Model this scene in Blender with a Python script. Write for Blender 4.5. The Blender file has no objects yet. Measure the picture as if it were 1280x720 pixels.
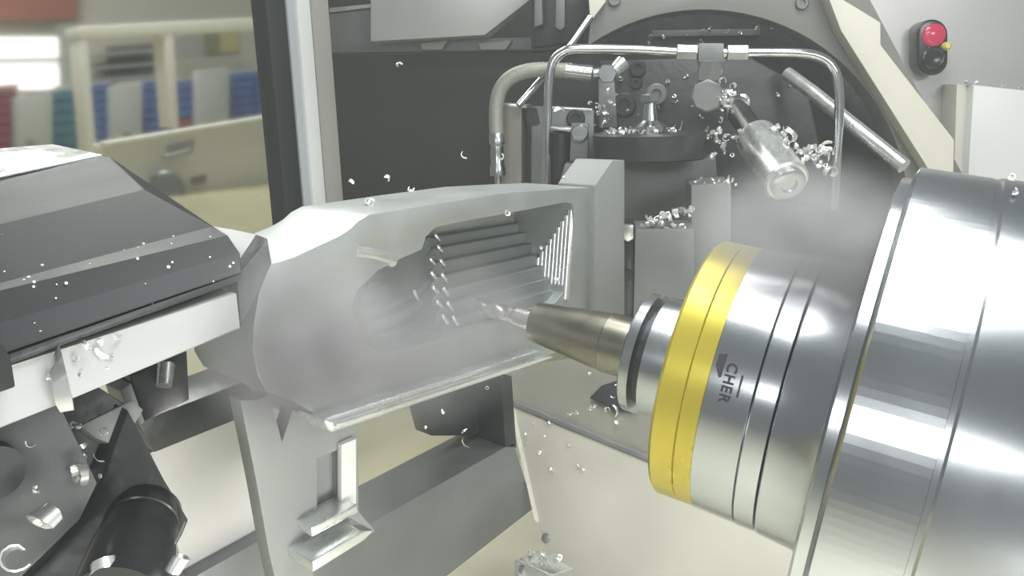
import bpy, bmesh, math, random
from mathutils import Vector, Matrix, Quaternion

random.seed(7)
SC = bpy.context.scene
COL = SC.collection

# ------------------------------------------------------------------ camera
FPX = 980.0                                   # focal length in pixels of a 1280 wide frame
PITCH, ROLL, HEAD = math.radians(13.5), math.radians(1.5), math.radians(41.8)
CAM = Vector((0, 0, 1.4))
Fw = Vector((math.cos(HEAD) * math.cos(PITCH), math.sin(HEAD) * math.cos(PITCH), -math.sin(PITCH)))
R0 = Vector((math.sin(HEAD), -math.cos(HEAD), 0))
U0 = R0.cross(Fw)
Rt = (R0 * math.cos(ROLL) - U0 * math.sin(ROLL)).normalized()
Up = Rt.cross(Fw).normalized()
cd = bpy.data.cameras.new('camera')
cam = bpy.data.objects.new('camera', cd)
COL.objects.link(cam)
cam.matrix_world = Matrix(((Rt.x, Up.x, -Fw.x, CAM.x), (Rt.y, Up.y, -Fw.y, CAM.y), (Rt.z, Up.z, -Fw.z, CAM.z), (0, 0, 0, 1)))
cd.sensor_width = 36.0
cd.lens = 36.0 * FPX / 1280.0
cd.clip_start, cd.clip_end = 0.01, 100
SC.camera = cam

# ------------------------------------------------------------------ world, lamps, exposure
w = bpy.data.worlds.new('world'); SC.world = w
w.use_nodes = True
w.node_tree.nodes['Background'].inputs[0].default_value = (0.86, 0.92, 0.90, 1)
w.node_tree.nodes['Background'].inputs[1].default_value = 0.32
SC.view_settings.view_transform = 'Standard'
SC.view_settings.look = 'None'
SC.view_settings.exposure = -0.35
SC.view_settings.gamma = 1.0
SC.view_settings.use_curve_mapping = False

XV, YV, ZV = Vector((1, 0, 0)), Vector((0, 1, 0)), Vector((0, 0, 1))


def lamp(name, loc, target, sx, sy, power, col=(1, 1, 1)):
    l = bpy.data.lights.new(name, 'AREA'); l.shape = 'RECTANGLE'; l.size = sx; l.size_y = sy
    l.energy = power; l.color = col
    o = bpy.data.objects.new(name, l); COL.objects.link(o)
    o.location = loc
    o.rotation_euler = (Vector(target) - Vector(loc)).to_track_quat('-Z', 'Y').to_euler()
    return o


lamp('led_panel_lamp', (0.29, 0.03, 1.78), (0.30, 0.05, 1.3), 0.38, 0.32, 5.6, (0.96, 1, 1))
lamp('door_lamp', (-0.62, -0.14, 1.60), (0.28, 0.10, 1.28), 0.40, 0.09, 2.0, (0.98, 1, 1))
lamp('front_fill', (0.12, -0.75, 1.72), (0.34, 0.4, 1.15), 0.5, 0.14, 5.0, (1, 1, 0.98))  # unseen fill light, added to brighten the cradle panels
lamp('lower_fill', (0.06, -0.28, 1.10), (0.42, 0.38, 1.02), 0.40, 0.12, 5.5, (1, 0.99, 0.95))  # unseen fill light, added to brighten the cover, floor and inset panel
lamp('ceiling_lamp', (0.45, 0.28, 2.25), (0.45, 0.5, 1.1), 0.6, 0.2, 3.5, (1, 1, 0.96))
lamp('rear_fill', (0.62, 0.25, 1.98), (0.85, 0.45, 1.45), 0.4, 0.10, 2.5, (1, 1, 0.97))  # unseen fill light, added for the housing and the back

# ------------------------------------------------------------------ geometry of the view
def ray(px, py):
    return Fw + Rt * ((px - 640) / FPX) - Up * ((py - 360) / FPX)


def P(px, py, d):
    return CAM + ray(px, py) * d


def onplane(px, py, p0, n):
    r = ray(px, py)
    return CAM + r * ((p0 - CAM).dot(n) / r.dot(n))


def Yp(px, py, c):
    return onplane(px, py, Vector((0, c, 0)), YV)


def Zp(px, py, z):
    return onplane(px, py, Vector((0, 0, z)), ZV)


HB = math.radians(34)
NV = Vector((math.cos(HB), math.sin(HB), 0))   # the back of the machine faces -NV
TV = Vector((math.sin(HB), -math.cos(HB), 0))


def Bp(px, py, dist):
    return onplane(px, py, CAM + NV * dist, NV)


# ------------------------------------------------------------------ materials
MATS = {}


def mat(name, col, rough=0.5, metal=0.0, noise=0.0, nscale=60, bump=0.0, bscale=200, coat=0.0, emit=None, stretch=None, spec=0.5, col2=None):
    if name in MATS:
        return MATS[name]
    m = bpy.data.materials.new(name); m.use_nodes = True
    nt = m.node_tree; b = nt.nodes['Principled BSDF']
    b.inputs['Base Color'].default_value = (*col, 1)
    b.inputs['Roughness'].default_value = rough
    b.inputs['Metallic'].default_value = metal
    b.inputs['Specular IOR Level'].default_value = spec
    if coat:
        b.inputs['Coat Weight'].default_value = coat; b.inputs['Coat Roughness'].default_value = 0.12
    if emit:
        b.inputs['Emission Color'].default_value = (*emit[0], 1); b.inputs['Emission Strength'].default_value = emit[1]
    tc = nt.nodes.new('ShaderNodeTexCoord'); mp = nt.nodes.new('ShaderNodeMapping')
    nt.links.new(tc.outputs['Object'], mp.inputs['Vector'])
    if stretch:
        mp.inputs['Scale'].default_value = stretch
    if noise or col2:
        n = nt.nodes.new('ShaderNodeTexNoise'); n.inputs['Scale'].default_value = nscale; n.inputs['Detail'].default_value = 5
        nt.links.new(mp.outputs[0], n.inputs['Vector'])
        r = nt.nodes.new('ShaderNodeMapRange')
        r.inputs['From Min'].default_value = 0.3; r.inputs['From Max'].default_value = 0.7
        nt.links.new(n.outputs['Fac'], r.inputs['Value'])
        mx = nt.nodes.new('ShaderNodeMix'); mx.data_type = 'RGBA'
        c2 = col2 if col2 else tuple(min(1, c * (1 - noise)) for c in col)
        mx.inputs['A'].default_value = (*c2, 1); mx.inputs['B'].default_value = (*col, 1)
        nt.links.new(r.outputs[0], mx.inputs['Factor']); nt.links.new(mx.outputs['Result'], b.inputs['Base Color'])
        r2 = nt.nodes.new('ShaderNodeMapRange')
        r2.inputs['To Min'].default_value = max(0.03, rough - 0.12); r2.inputs['To Max'].default_value = min(1, rough + 0.12)
        nt.links.new(n.outputs['Fac'], r2.inputs['Value']); nt.links.new(r2.outputs[0], b.inputs['Roughness'])
    if bump:
        n = nt.nodes.new('ShaderNodeTexNoise'); n.inputs['Scale'].default_value = bscale; n.inputs['Detail'].default_value = 3
        nt.links.new(mp.outputs[0], n.inputs['Vector'])
        bp = nt.nodes.new('ShaderNodeBump'); bp.inputs['Strength'].default_value = bump; bp.inputs['Distance'].default_value = 0.002
        nt.links.new(n.outputs['Fac'], bp.inputs['Height']); nt.links.new(bp.outputs[0], b.inputs['Normal'])
    MATS[name] = m
    return m


M_ALU = mat('machined_aluminium', (0.47, 0.50, 0.49), 0.42, 0.8, 0.1, 40, 0.12, 90)
M_ALUB = mat('bright_aluminium', (0.80, 0.83, 0.82), 0.28, 0.9, 0.08, 60)
M_ALUW = mat('pale_satin_aluminium', (0.37, 0.375, 0.368), 0.5, 0.2, 0.06, 30)
M_STEEL = mat('ground_steel', (0.50, 0.53, 0.54), 0.25, 1.0, 0.1, 40)
M_SPIN = mat('polished_spindle_steel', (0.50, 0.53, 0.55), 0.2, 1.0, 0.06, 14)
M_HOLD = mat('oily_tool_steel', (0.30, 0.29, 0.24), 0.3, 1.0, 0.15, 50)
M_CARB = mat('bright_carbide', (0.70, 0.66, 0.62), 0.25, 1.0, 0.1, 80)
M_CHROME = mat('chrome_tube_metal', (0.66, 0.68, 0.69), 0.14, 1.0)
M_BLACK = mat('black_anodised_wet', (0.020, 0.023, 0.024), 0.34, 0.0, 0.35, 26, 0.15, 70, coat=0.15)
M_DARK = mat('dark_grey_paint', (0.030, 0.034, 0.034), 0.35, 0.1, 0.3, 30, 0.2, 120)
M_MIDG = mat('mid_grey_metal', (0.20, 0.215, 0.215), 0.42, 0.4, 0.15, 30)
M_GREY = mat('grey_cast_metal', (0.21, 0.222, 0.22), 0.45, 0.4, 0.12, 25)
M_PLATE = mat('grey_painted_plate', (0.23, 0.235, 0.215), 0.5, 0.1, 0.1, 12)
M_WALL = mat('satin_wall_sheet', (0.56, 0.56, 0.55), 0.35, 0.5, 0.05, 6)
M_CREAM = mat('cream_paint', (0.72, 0.71, 0.62), 0.45, 0.0, 0.05, 20)
M_BEIGE = mat('beige_enclosure_paint', (0.62, 0.60, 0.46), 0.4, 0.0, 0.12, 9, col2=(0.52, 0.49, 0.34))
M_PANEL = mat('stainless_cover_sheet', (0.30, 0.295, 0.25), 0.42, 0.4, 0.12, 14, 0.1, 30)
M_YELL = mat('yellow_ring_anodising', (0.52, 0.43, 0.06), 0.3, 0.55, 0.08, 20)
M_RUBBER = mat('black_rubber', (0.016, 0.022, 0.024), 0.55)
M_GLOSSB = mat('black_gloss_plastic', (0.02, 0.02, 0.022), 0.2)
M_HEAD = mat('black_wet_cover', (0.028, 0.032, 0.033), 0.5, 0.0, 0.4, 20, 0.1, 60, spec=0.3)
M_FLANGE = mat('grey_frame_flange', (0.42, 0.42, 0.38), 0.4)
M_SHADED = mat('shaded_milled_aluminium', (0.24, 0.265, 0.26), 0.45, 0.7, 0.15, 50, 0.1, 120)  # darker copy of the aluminium, the pocket's shade put into its colour
M_RISER = mat('grey_riser_paint', (0.22, 0.232, 0.225), 0.5, 0.1, 0.06, 20)
M_COVER_LIT = mat('lit_cover_sheet', (0.50, 0.49, 0.42), 0.4, 0.3, 0.1, 14, 0.1, 30)  # brighter copy of the cover sheet, its light put into the colour
M_FLOORC = mat('cream_chip_tray_paint', (0.86, 0.85, 0.70), 0.4, 0.0, 0.06, 9)
M_ARM = mat('dull_grey_bracket_metal', (0.095, 0.102, 0.102), 0.45, 0.3, 0.3, 40, 0.15, 80)
M_WHITEP = mat('white_frame_paint', (0.85, 0.88, 0.88), 0.3)
M_BEAD = mat('blue_grey_bead', (0.50, 0.56, 0.58), 0.35)
M_INSET = mat('light_grey_panel_paint', (0.56, 0.56, 0.55), 0.5, 0.0, 0.04, 20)
M_RED = mat('red_button_lens', (0.60, 0.03, 0.10), 0.15, emit=((1.0, 0.08, 0.2), 0.12))
M_YTAG = mat('yellow_tag_plastic', (0.85, 0.72, 0.2), 0.4)
M_CHIP = mat('bright_chip_metal', (0.88, 0.89, 0.88), 0.25, 0.8)
M_INK = mat('black_print_ink', (0.03, 0.03, 0.03), 0.6)
M_BACKD = mat('dark_olive_panel', (0.055, 0.060, 0.048), 0.38, 0.2, 0.2, 3)
M_BRAID = mat('braided_hose_sleeve', (0.42, 0.43, 0.38), 0.5, 0.4, 0.45, 900)
M_BRONZE = mat('brown_grey_bracket', (0.22, 0.21, 0.18), 0.45, 0.3, 0.1, 20)

# ------------------------------------------------------------------ mesh builders
def finish(me, smooth=40):
    me.polygons.foreach_set('use_smooth', [True] * len(me.polygons))
    me.set_sharp_from_angle(angle=math.radians(smooth))


def mk(name, bm, m, root=None, bevel=0.0, smooth=40, origin=None, segs=2):
    """bm is in world coordinates; links it as one mesh object"""
    bmesh.ops.remove_doubles(bm, verts=bm.verts, dist=1e-6)
    bmesh.ops.recalc_face_normals(bm, faces=bm.faces)
    if bevel:
        ed = [e for e in bm.edges if len(e.link_faces) == 2 and e.calc_face_angle(0) > 0.45]
        bmesh.ops.bevel(bm, geom=ed, offset=bevel, offset_type='OFFSET', segments=segs, profile=0.6, affect='EDGES', clamp_overlap=True)
    top = root
    off = Vector((0, 0, 0))
    while top is not None:
        off += top.location
        top = top.parent
    if origin is None:
        if bm.verts and root is None:
            xs = [v.co for v in bm.verts]
            origin = Vector((sum(c.x for c in xs) / len(xs), sum(c.y for c in xs) / len(xs), min(c.z for c in xs)))
        else:
            origin = off
    for v in bm.verts:
        v.co -= origin
    me = bpy.data.meshes.new(name)
    bm.to_mesh(me); bm.free()
    me.materials.append(m)
    finish(me, smooth)
    o = bpy.data.objects.new(name, me); COL.objects.link(o)
    if root is not None:
        o.parent = root
        o.location = origin - off
    else:
        o.location = origin
    return o


def tag(o, label, cat, group=None):
    o['label'] = label; o['category'] = cat
    if group:
        o['group'] = group
    return o


def thing(name, label, cat, loc, group=None):
    o = bpy.data.objects.new(name, None); COL.objects.link(o)
    o.empty_display_size = 0.02
    o.location = loc
    return tag(o, label, cat, group)


def struct(o):
    o['kind'] = 'structure'
    return o


def prism(bm, pts, vec):
    a = [bm.verts.new(p) for p in pts]
    b = [bm.verts.new(p + vec) for p in pts]
    n = len(pts)
    bm.faces.new(a); bm.faces.new(b[::-1])
    for i in range(n):
        bm.faces.new((a[i], b[i], b[(i + 1) % n], a[(i + 1) % n]))
    return bm


def loft(bm, A, B):
    a = [bm.verts.new(p) for p in A]; b = [bm.verts.new(p) for p in B]
    n = len(A)
    bm.faces.new(a); bm.faces.new(b[::-1])
    for i in range(n):
        bm.faces.new((a[i], b[i], b[(i + 1) % n], a[(i + 1) % n]))
    return bm


def pz(pts, vec, bm=None):
    return prism(bm or bmesh.new(), pts, vec)


def holed(outer, holes, vec, blind=None):
    """plate with holes; blind = depth fraction of vec at which the holes are closed (None: right through)"""
    bm = bmesh.new()

    def ring(pts):
        vs = [bm.verts.new(p) for p in pts]
        es = [bm.edges.new((vs[i], vs[(i + 1) % len(vs)])) for i in range(len(vs))]
        return vs, es

    fo, fe = ring(outer)
    hr = [ring(h) for h in holes]
    edges = fe + [e for _, es in hr for e in es]
    bmesh.ops.triangle_fill(bm, edges=edges, use_beauty=True, use_dissolve=False)
    bo = [bm.verts.new(p + vec) for p in outer]
    n = len(outer)
    for i in range(n):
        bm.faces.new((fo[i], bo[i], bo[(i + 1) % n], fo[(i + 1) % n]))
    k = 1.0 if blind is None else blind
    hb = []
    for (vs, es), h in zip(hr, holes):
        b = [bm.verts.new(p + vec * k) for p in h]
        hb.append(b)
        m_ = len(h)
        for i in range(m_):
            bm.faces.new((vs[i], vs[(i + 1) % m_], b[(i + 1) % m_], b[i]))
    if blind is None:
        be = [bm.edges.get((bo[i], bo[(i + 1) % n])) for i in range(n)]
        for b in hb:
            be += [bm.edges.get((b[i], b[(i + 1) % len(b)])) for i in range(len(b))]
        bmesh.ops.triangle_fill(bm, edges=be, use_beauty=True, use_dissolve=False)
    else:
        bm.faces.new(bo[::-1])
        for b in hb:
            bm.faces.new(b)
    return bm


def frame_of(axis):
    a = axis.normalized()
    u = a.cross(ZV)
    if u.length < 1e-4:
        u = a.cross(XV)
    u.normalize()
    return a, u, a.cross(u)


def lathe(p0, axis, prof, n=48, bm=None, caps=True):
    """prof = [(s, r), ...] along axis from p0"""
    bm = bm or bmesh.new()
    a, u, v = frame_of(axis)
    rings = []
    for s, r in prof:
        if r < 1e-6:
            rings.append([bm.verts.new(p0 + a * s)])
        else:
            rings.append([bm.verts.new(p0 + a * s + (u * math.cos(t) + v * math.sin(t)) * r) for t in (2 * math.pi * i / n for i in range(n))])
    for A, B in zip(rings, rings[1:]):
        for i in range(n):
            j = (i + 1) % n
            if len(A) == 1 and len(B) == 1:
                continue
            if len(A) == 1:
                bm.faces.new((A[0], B[j], B[i]))
            elif len(B) == 1:
                bm.faces.new((A[i], A[j], B[0]))
            else:
                bm.faces.new((A[i], A[j], B[j], B[i]))
    if caps:
        for rg in (rings[0], rings[-1]):
            if len(rg) > 2:
                bm.faces.new(rg)
    return bm


def cyl(p0, p1, r, r1=None, n=24, bm=None, ch=0.0):
    ax = p1 - p0; L = ax.length
    r1 = r if r1 is None else r1
    pr = [(0, r), (L, r1)]
    if ch:
        pr = [(0, r - ch), (ch, r), (L - ch, r1), (L, r1 - ch)]
    return lathe(p0, ax, pr, n, bm)


def catmull(pts, k=6):
    out = []
    q = [pts[0] * 2 - pts[1]] + list(pts) + [pts[-1] * 2 - pts[-2]]
    for i in range(1, len(q) - 2):
        for j in range(k):
            t = j / k
            a, b, c, d = q[i - 1], q[i], q[i + 1], q[i + 2]
            out.append(0.5 * ((2 * b) + (c - a) * t + (2 * a - 5 * b + 4 * c - d) * t * t + (3 * b - a - 3 * c + d) * t ** 3))
    out.append(pts[-1])
    return out


def tube(pts, r, n=14, bm=None, ripple=0.0):
    bm = bm or bmesh.new()
    rings = []
    u = None
    for i, p in enumerate(pts):
        d = (pts[min(i + 1, len(pts) - 1)] - pts[max(i - 1, 0)]).normalized()
        if u is None:
            u = frame_of(d)[1]
        u = (u - d * u.dot(d)).normalized()
        v = d.cross(u)
        rr = r * (1 + ripple * (1 if i % 2 else -1))
        rings.append([bm.verts.new(p + (u * math.cos(t) + v * math.sin(t)) * rr) for t in (2 * math.pi * k / n for k in range(n))])
    for A, B in zip(rings, rings[1:]):
        for i in range(n):
            bm.faces.new((A[i], A[(i + 1) % n], B[(i + 1) % n], B[i]))
    bm.faces.new(rings[0]); bm.faces.new(rings[-1])
    return bm


def socket_screw(root, name, p, axis, r, m):
    """cap screw head with a hexagon socket; axis points out of the surface"""
    a = axis.normalized()
    o = mk(name, lathe(p, a, [(0, r), (r * 0.5, r), (r * 0.62, r * 0.86), (r * 0.62, r * 0.5), (r * 0.25, r * 0.48), (r * 0.25, 0)], 18, caps=False), m, root)
    return o


# ------------------------------------------------------------------ main distances
FL = P(806, 441, 0.41)                          # centre of the tool flange
TIP = P(588, 379, 0.457)                        # tip of the cutter
AX = (FL - TIP).normalized()                    # spindle axis, from the cutter towards the motor


def proj(p):
    d = p - CAM
    z = d.dot(Fw)
    return 640 + FPX * d.dot(Rt) / z, 360 - FPX * d.dot(Up) / z


def s_at(px):
    """distance along the spindle axis (from the flange centre) whose centre shows at picture column px"""
    lo, hi = -0.25, 0.33
    for _ in range(50):
        m_ = (lo + hi) / 2
        if proj(FL + AX * m_)[0] < px:
            lo = m_
        else:
            hi = m_
    return (lo + hi) / 2


s_tip = s_at(588)
Y_TIP = (FL + AX * s_tip).y
YF = Y_TIP - 0.018                              # front face of the workpiece

# ------------------------------------------------------------------ structure
FLOOR_Z = 0.92
fl = bmesh.new()
prism(fl, [Vector((-1.2, -1.2, FLOOR_Z)), Vector((2.4, -1.2, FLOOR_Z)), Vector((2.4, 1.1, FLOOR_Z)), Vector((-1.2, 1.1, FLOOR_Z))], Vector((0, 0, -0.03)))
struct(mk('floor', fl, M_FLOORC))
# beige inner wall behind the cradle, below the window
YW = YF + 0.36
bw = bmesh.new()
prism(bw, [Vector((-1.2, YW, FLOOR_Z)), Vector((1.25, YW, FLOOR_Z)), Vector((1.25, YW, 1.20)), Vector((-1.2, YW, 1.20))], Vector((0, 0.02, 0)))
struct(mk('wall_left', bw, M_BEIGE, bevel=0.002))

# dark back wall of the machine
pts = [Bp(395, -120, 1.42), Bp(1500, -120, 1.42), Bp(1500, 640, 1.42), Bp(395, 640, 1.42)]
struct(mk('wall_back', pz(pts, NV * 0.02), M_BACKD))
# right wall with the push buttons
pts = [Bp(1085, -160, 1.22), Bp(1700, -160, 1.22), Bp(1700, 620, 1.22), Bp(1085, 620, 1.22)]
struct(mk('wall_right', pz(pts, NV * 0.02), M_WALL))

# ------------------------------------------------------------------ spindle, tool holder, cutter
sp = thing('milling_spindle', 'big polished steel milling spindle with yellow nose rings at the right', 'spindle', FL + AX * 0.12 - ZV * 0.11)


def slathe(name, prof, m, root, n=96, caps=True, smooth=30):
    if caps and prof[0][1] > 0.03 and abs(prof[0][1] - prof[-1][1]) < 1e-6:
        prof, caps = prof + [prof[0]], False
    return mk(name, lathe(FL, AX, prof, n, caps=caps), m, root, smooth=smooth)


S = s_at
y0, y1, y2 = S(868), S(897), S(918)
RN = 0.0655
slathe('yellow_ring', [(y0, 0.036), (y0, RN - 0.0015), (y0 + 0.0015, RN), (y1 - 0.0004, RN), (y1, RN - 0.0006), (y1, 0.036)], M_YELL, sp)
slathe('yellow_ring', [(y1 + 0.0001, 0.036), (y1 + 0.0001, RN - 0.0006), (y1 + 0.0005, RN), (y2, RN), (y2, 0.036)], M_YELL, sp)
t0, t1, t2 = y2 + 0.0002, S(968), S(992)
lab = slathe('label_ring', [(t0, 0.036), (t0, RN + 0.0004), (t1 - 0.0004, RN + 0.001), (t1, RN + 0.0004), (t1, 0.036)], M_SPIN, sp)
slathe('seal_ring', [(t1 + 0.0003, 0.036), (t1 + 0.0003, RN + 0.0008), (t1 + 0.0008, RN + 0.0014), (t2, RN + 0.0014), (t2 + 0.0006, RN + 0.0004), (t2 + 0.0006, 0.036)], M_SPIN, sp)
n1 = S(1050)
slathe('nose_ring', [(t2 + 0.001, 0.036), (t2 + 0.001, RN + 0.0015), (t2 + 0.0015, RN + 0.002), (n1 - 0.004, RN + 0.0035), (n1, RN + 0.006), (n1, 0.036)], M_SPIN, sp)
# main body: shoulder, collar with facets shaped to give streaked reflections, long drum
b0, b1 = S(1054), S(1152)
slathe('shoulder', [(n1 + 0.0002, 0.04), (n1 + 0.0002, 0.104), (b0, 0.109), (b0 + 0.004, 0.109), (b0 + 0.004, 0.04)], M_SPIN, sp)
prof = [(b0 + 0.0042, 0.05), (b0 + 0.0042, 0.111), (b0 + 0.006, 0.1145)]
prof += [(b1, 0.1145), (b1, 0.05)]
slathe('collar', prof, M_SPIN, sp, 220, smooth=1)
slathe('drum', [(b1 + 0.0001, 0.05), (b1 + 0.0001, 0.1143), (b1 + 0.002, 0.1143), (b1 + 0.003, 0.115), (b1 + 0.30, 0.115), (b1 + 0.30, 0.0)], M_SPIN, sp, 128, caps=False)

# the printing on the label ring, wrapped round the steel
v, u_ = None, None
camdir = (CAM - (FL + AX * t0))
camdir = (camdir - AX * camdir.dot(AX)).normalized()       # radial direction facing the camera
tang = AX.cross(camdir)
if tang.z > 0:
    tang = -tang                                            # running downwards


def wrap(sx, dn, r):
    """sx along the axis, dn arc length downwards from the side facing the camera"""
    a = dn / r
    return FL + AX * sx + (camdir * math.cos(a) + tang * math.sin(a)) * r


def lettering(text, s_base, start, size, root, name='lettering'):
    pos = start
    for ch in text:
        cu = bpy.data.curves.new('letter', 'FONT'); cu.body = ch; cu.size = size; cu.offset = size * 0.022
        cu.resolution_u = 4
        tmp = bpy.data.objects.new('letter', cu); COL.objects.link(tmp)
        me = bpy.data.meshes.new_from_object(tmp.evaluated_get(bpy.context.evaluated_depsgraph_get()))
        wd = max(v.co.x for v in me.vertices) if me.vertices else size * 0.3
        bm = bmesh.new(); bm.from_mesh(me)
        bmesh.ops.remove_doubles(bm, verts=bm.verts, dist=1e-7)
        rr = RN + 0.0011
        for vv in bm.verts:
            vv.co = wrap(s_base + vv.co.y, pos + vv.co.x, rr)
        bmesh.ops.solidify(bm, geom=bm.faces[:], thickness=0.00005)
        mk(name, bm, M_INK, root)
        bpy.data.objects.remove(tmp); bpy.data.curves.remove(cu); bpy.data.meshes.remove(me)
        pos += wd + size * 0.10
    return pos


lettering('CHER', t0 + 0.0062, -0.006, 0.0062, lab)
def patch(pts, name):
    bm = bmesh.new()
    prism(bm, [wrap(a, b, RN + 0.0010) for a, b in pts], camdir * 0.00025)
    mk(name, bm, M_INK, lab)
patch([(t0 + 0.0016, -0.008), (t0 + 0.0048, -0.009), (t0 + 0.0048, 0.001), (t0 + 0.0040, 0.0015), (t0 + 0.0016, -0.003)], 'logo_mark')
patch([(t0 + 0.0128, -0.002), (t0 + 0.0136, -0.002), (t0 + 0.0136, 0.0075), (t0 + 0.0128, 0.0075)], 'printed_bar')

# tool holder
f0 = S(799)
th = thing('tool_holder', 'slender steel tool holder with grooved flange in the spindle nose', 'tool holder', FL - ZV * 0.033)
h0 = S(668)
slathe('taper_body', [(h0, 0.0), (h0, 0.0100), (h0 + 0.001, 0.0112), (f0 - 0.022, 0.0156), (f0 - 0.018, 0.0158), (f0 - 0.0175, 0.0163), (f0, 0.0165)], M_HOLD, th, 48)
g0, g1, g2 = S(812), S(822), S(850)
slathe('front_flange', [(f0, 0.0), (f0, 0.0300), (f0 + 0.001, 0.0315), (g0, 0.0318), (g0 + 0.0008, 0.029), (g0 + 0.0008, 0.0)], M_STEEL, th, 64)
slathe('gripper_groove', [(g0 + 0.0008, 0.0), (g0 + 0.0008, 0.0265), (g1, 0.0265), (g1, 0.0)], M_DARK, th, 64)
slathe('rear_flange', [(g1, 0.0), (g1, 0.029), (g1 + 0.0009, 0.0318), (g2, 0.0318), (y0 + 0.002, 0.0318), (y0 + 0.002, 0.0)], M_STEEL, th, 64)
# end mill with helical flutes
em_ = thing('end_mill', 'bright carbide end mill cutting into the aluminium pocket', 'cutter', TIP - ZV * 0.005)
bm = bmesh.new()
a, u, v = frame_of(AX)
rings = []
L = (h0 - s_tip)
NS, NR = 60, 24
for i in range(NS + 1):
    s = L * i / NS
    fl_len = 0.026
    tw = s * 190
    rg = []
    for q in range(NR):
        t = 2 * math.pi * q / NR
        r = 0.0050 if s > 0.003 else 0.0046
        if s < fl_len:
            r *= 0.80 + 0.20 * abs(math.cos(1.5 * (t - tw)))
        elif s > fl_len + 0.004:
            r = 0.0058
        rg.append(bm.verts.new(TIP + a * s + (u * math.cos(t) + v * math.sin(t)) * r))
    rings.append(rg)
for A, B in zip(rings, rings[1:]):
    for i in range(NR):
        bm.faces.new((A[i], A[(i + 1) % NR], B[(i + 1) % NR], B[i]))
bm.faces.new(rings[0]); bm.faces.new(rings[-1])
mk('fluted_shank', bm, M_CARB, em_, smooth=50)

# ------------------------------------------------------------------ workpiece
def W(px, py, dy=0.0):
    return Yp(px, py, YF + dy)


THK = 0.056
outer = [(333, 490), (322, 470), (316, 440), (317, 405), (324, 365), (338, 330), (366, 322), (400, 306), (424, 295), (438, 286), (448, 276), (462, 268),
         (500, 262), (560, 252), (640, 240), (700, 236), (742, 234), (742, 300), (742, 372), (720, 420), (697, 440), (600, 470), (500, 500), (404, 536), (390, 515), (362, 500)]
hole = [(533, 296), (545, 284), (600, 273), (660, 262), (707, 253), (716, 255), (718, 264), (716, 300), (712, 340), (704, 366), (694, 378),
        (650, 396), (600, 408), (560, 420), (520, 432), (490, 440), (470, 440), (452, 425), (448, 405), (440, 385), (448, 362), (474, 338), (505, 322), (528, 312)]
wp = thing('milled_workpiece', 'aluminium block with a stepped pocket being milled under coolant spray', 'workpiece', W(520, 520) + YV * 0.04)
body = holed([W(*q) for q in outer], [[W(*q) for q in hole]], YV * THK, blind=0.050 / THK)
mk('body', body, M_ALU, wp, bevel=0.0008, smooth=35)
# terraces of the pocket: nearest step lowest, each one farther back stands higher
tops = [((560, 402), (690, 363)), ((553, 384), (690, 347)), ((548, 366), (691, 330)), ((546, 348), (692, 314)), ((544, 330), (694, 299)), ((541, 313), (697, 284)), ((538, 299), (701, 270))]
for i, ((xa, ya), (xb, yb)) in enumerate(tops):
    dy = 0.0065 * (i + 1)
    lo = [(xa - 4, ya + 5), (xa, ya), (xa + 4, ya - 1.5)]
    pts = [(xa - 10, 425), (xa - 7, ya + 9), (xa - 2, ya + 1), (xa + 6, ya - 3), (xb - 6, yb + 1), (xb, yb - 1), (xb + 4, yb + 5), (xb + 5, 385), (xb - 30, 398)]
    mk('terrace_step', pz([W(x, y, dy) for x, y in pts], YV * (0.050 - dy)), M_SHADED, wp, bevel=0.0008, smooth=60)
    # scalloped corners where the cutter turned, bright rods shaped as their highlights
    for cx, cy in ((xa - 4, ya - 3), (xa + 9, ya - 1)):
        p = W(cx, cy, dy - 0.0004)
        mk('scallop_highlight', cyl(p - XV * 0.0022 + ZV * 0.003, p + XV * 0.0022 - ZV * 0.003, 0.0013, 0.0013, 10, ch=0.0005), M_ALUB, wp, smooth=60)
# fluted right hand wall of the pocket
fp, fn = W(716, 300), (W(718, 262) - W(706, 362)).cross(YV).normalized()
for i in range(9):
    t = i / 8
    top_, bot_ = onplane(674 + 41 * t, 322 - 60 * t, fp, fn), onplane(671 + 36 * t, 368 + 6 * t, fp, fn)
    mk('wall_flute', cyl(bot_, top_, 0.0024, 0.0024, 12), M_ALUB, wp, smooth=60)
mk('ridge_highlight', tube(catmull([W(442, 314, 0.0033), W(466, 317, 0.0031), W(490, 325, 0.0034)], 6), 0.0042, 14), M_ALUB, wp, smooth=60)  # bright tube put in as the highlight on the ridge
# slanting ridges left of the pocket
rampf = [W(536, 296, 0.030), W(556, 420, 0.045), W(500, 438, 0.030), W(452, 424, 0.012), (W(441, 385, 0.004)), W(449, 360, 0.003), W(476, 336, 0.006), W(508, 318, 0.014)]
mk('pocket_ramp', pz(rampf, YV * 0.004), M_SHADED, wp, smooth=60)
for x0, y0_, x1, y1_ in [(534, 300, 474, 332), (540, 314, 454, 356), (538, 330, 446, 376), (543, 346, 448, 394), (548, 362, 452, 412), (552, 380, 470, 426), (556, 398, 498, 434)]:
    A_, B_ = W(x0, y0_, 0.034), W(x1, y1_, 0.006 if x1 < 460 else 0.012)
    mid = A_.lerp(B_, 0.5) - ZV * 0.004 + YV * 0.001
    mk('milled_ridge', tube(catmull([A_, mid, B_], 6), 0.0030, 10), M_SHADED, wp, smooth=60)
# rail along the lower front edge
q0, q1 = [(404, 525), (676, 438)], [(696, 447), (414, 543)]
mk('lower_rail', pz([W(x, y, -0.010) for x, y in q0 + q1], YV * 0.03), M_ALUB, wp, bevel=0.0025, smooth=60)
# groove line in the rail
mk('rail_lip', pz([W(x, y, -0.0125) for x, y in [(420, 530), (668, 449), (668, 452), (421, 534)]], YV * 0.006), M_ALUB, wp, bevel=0.0005)

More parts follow.
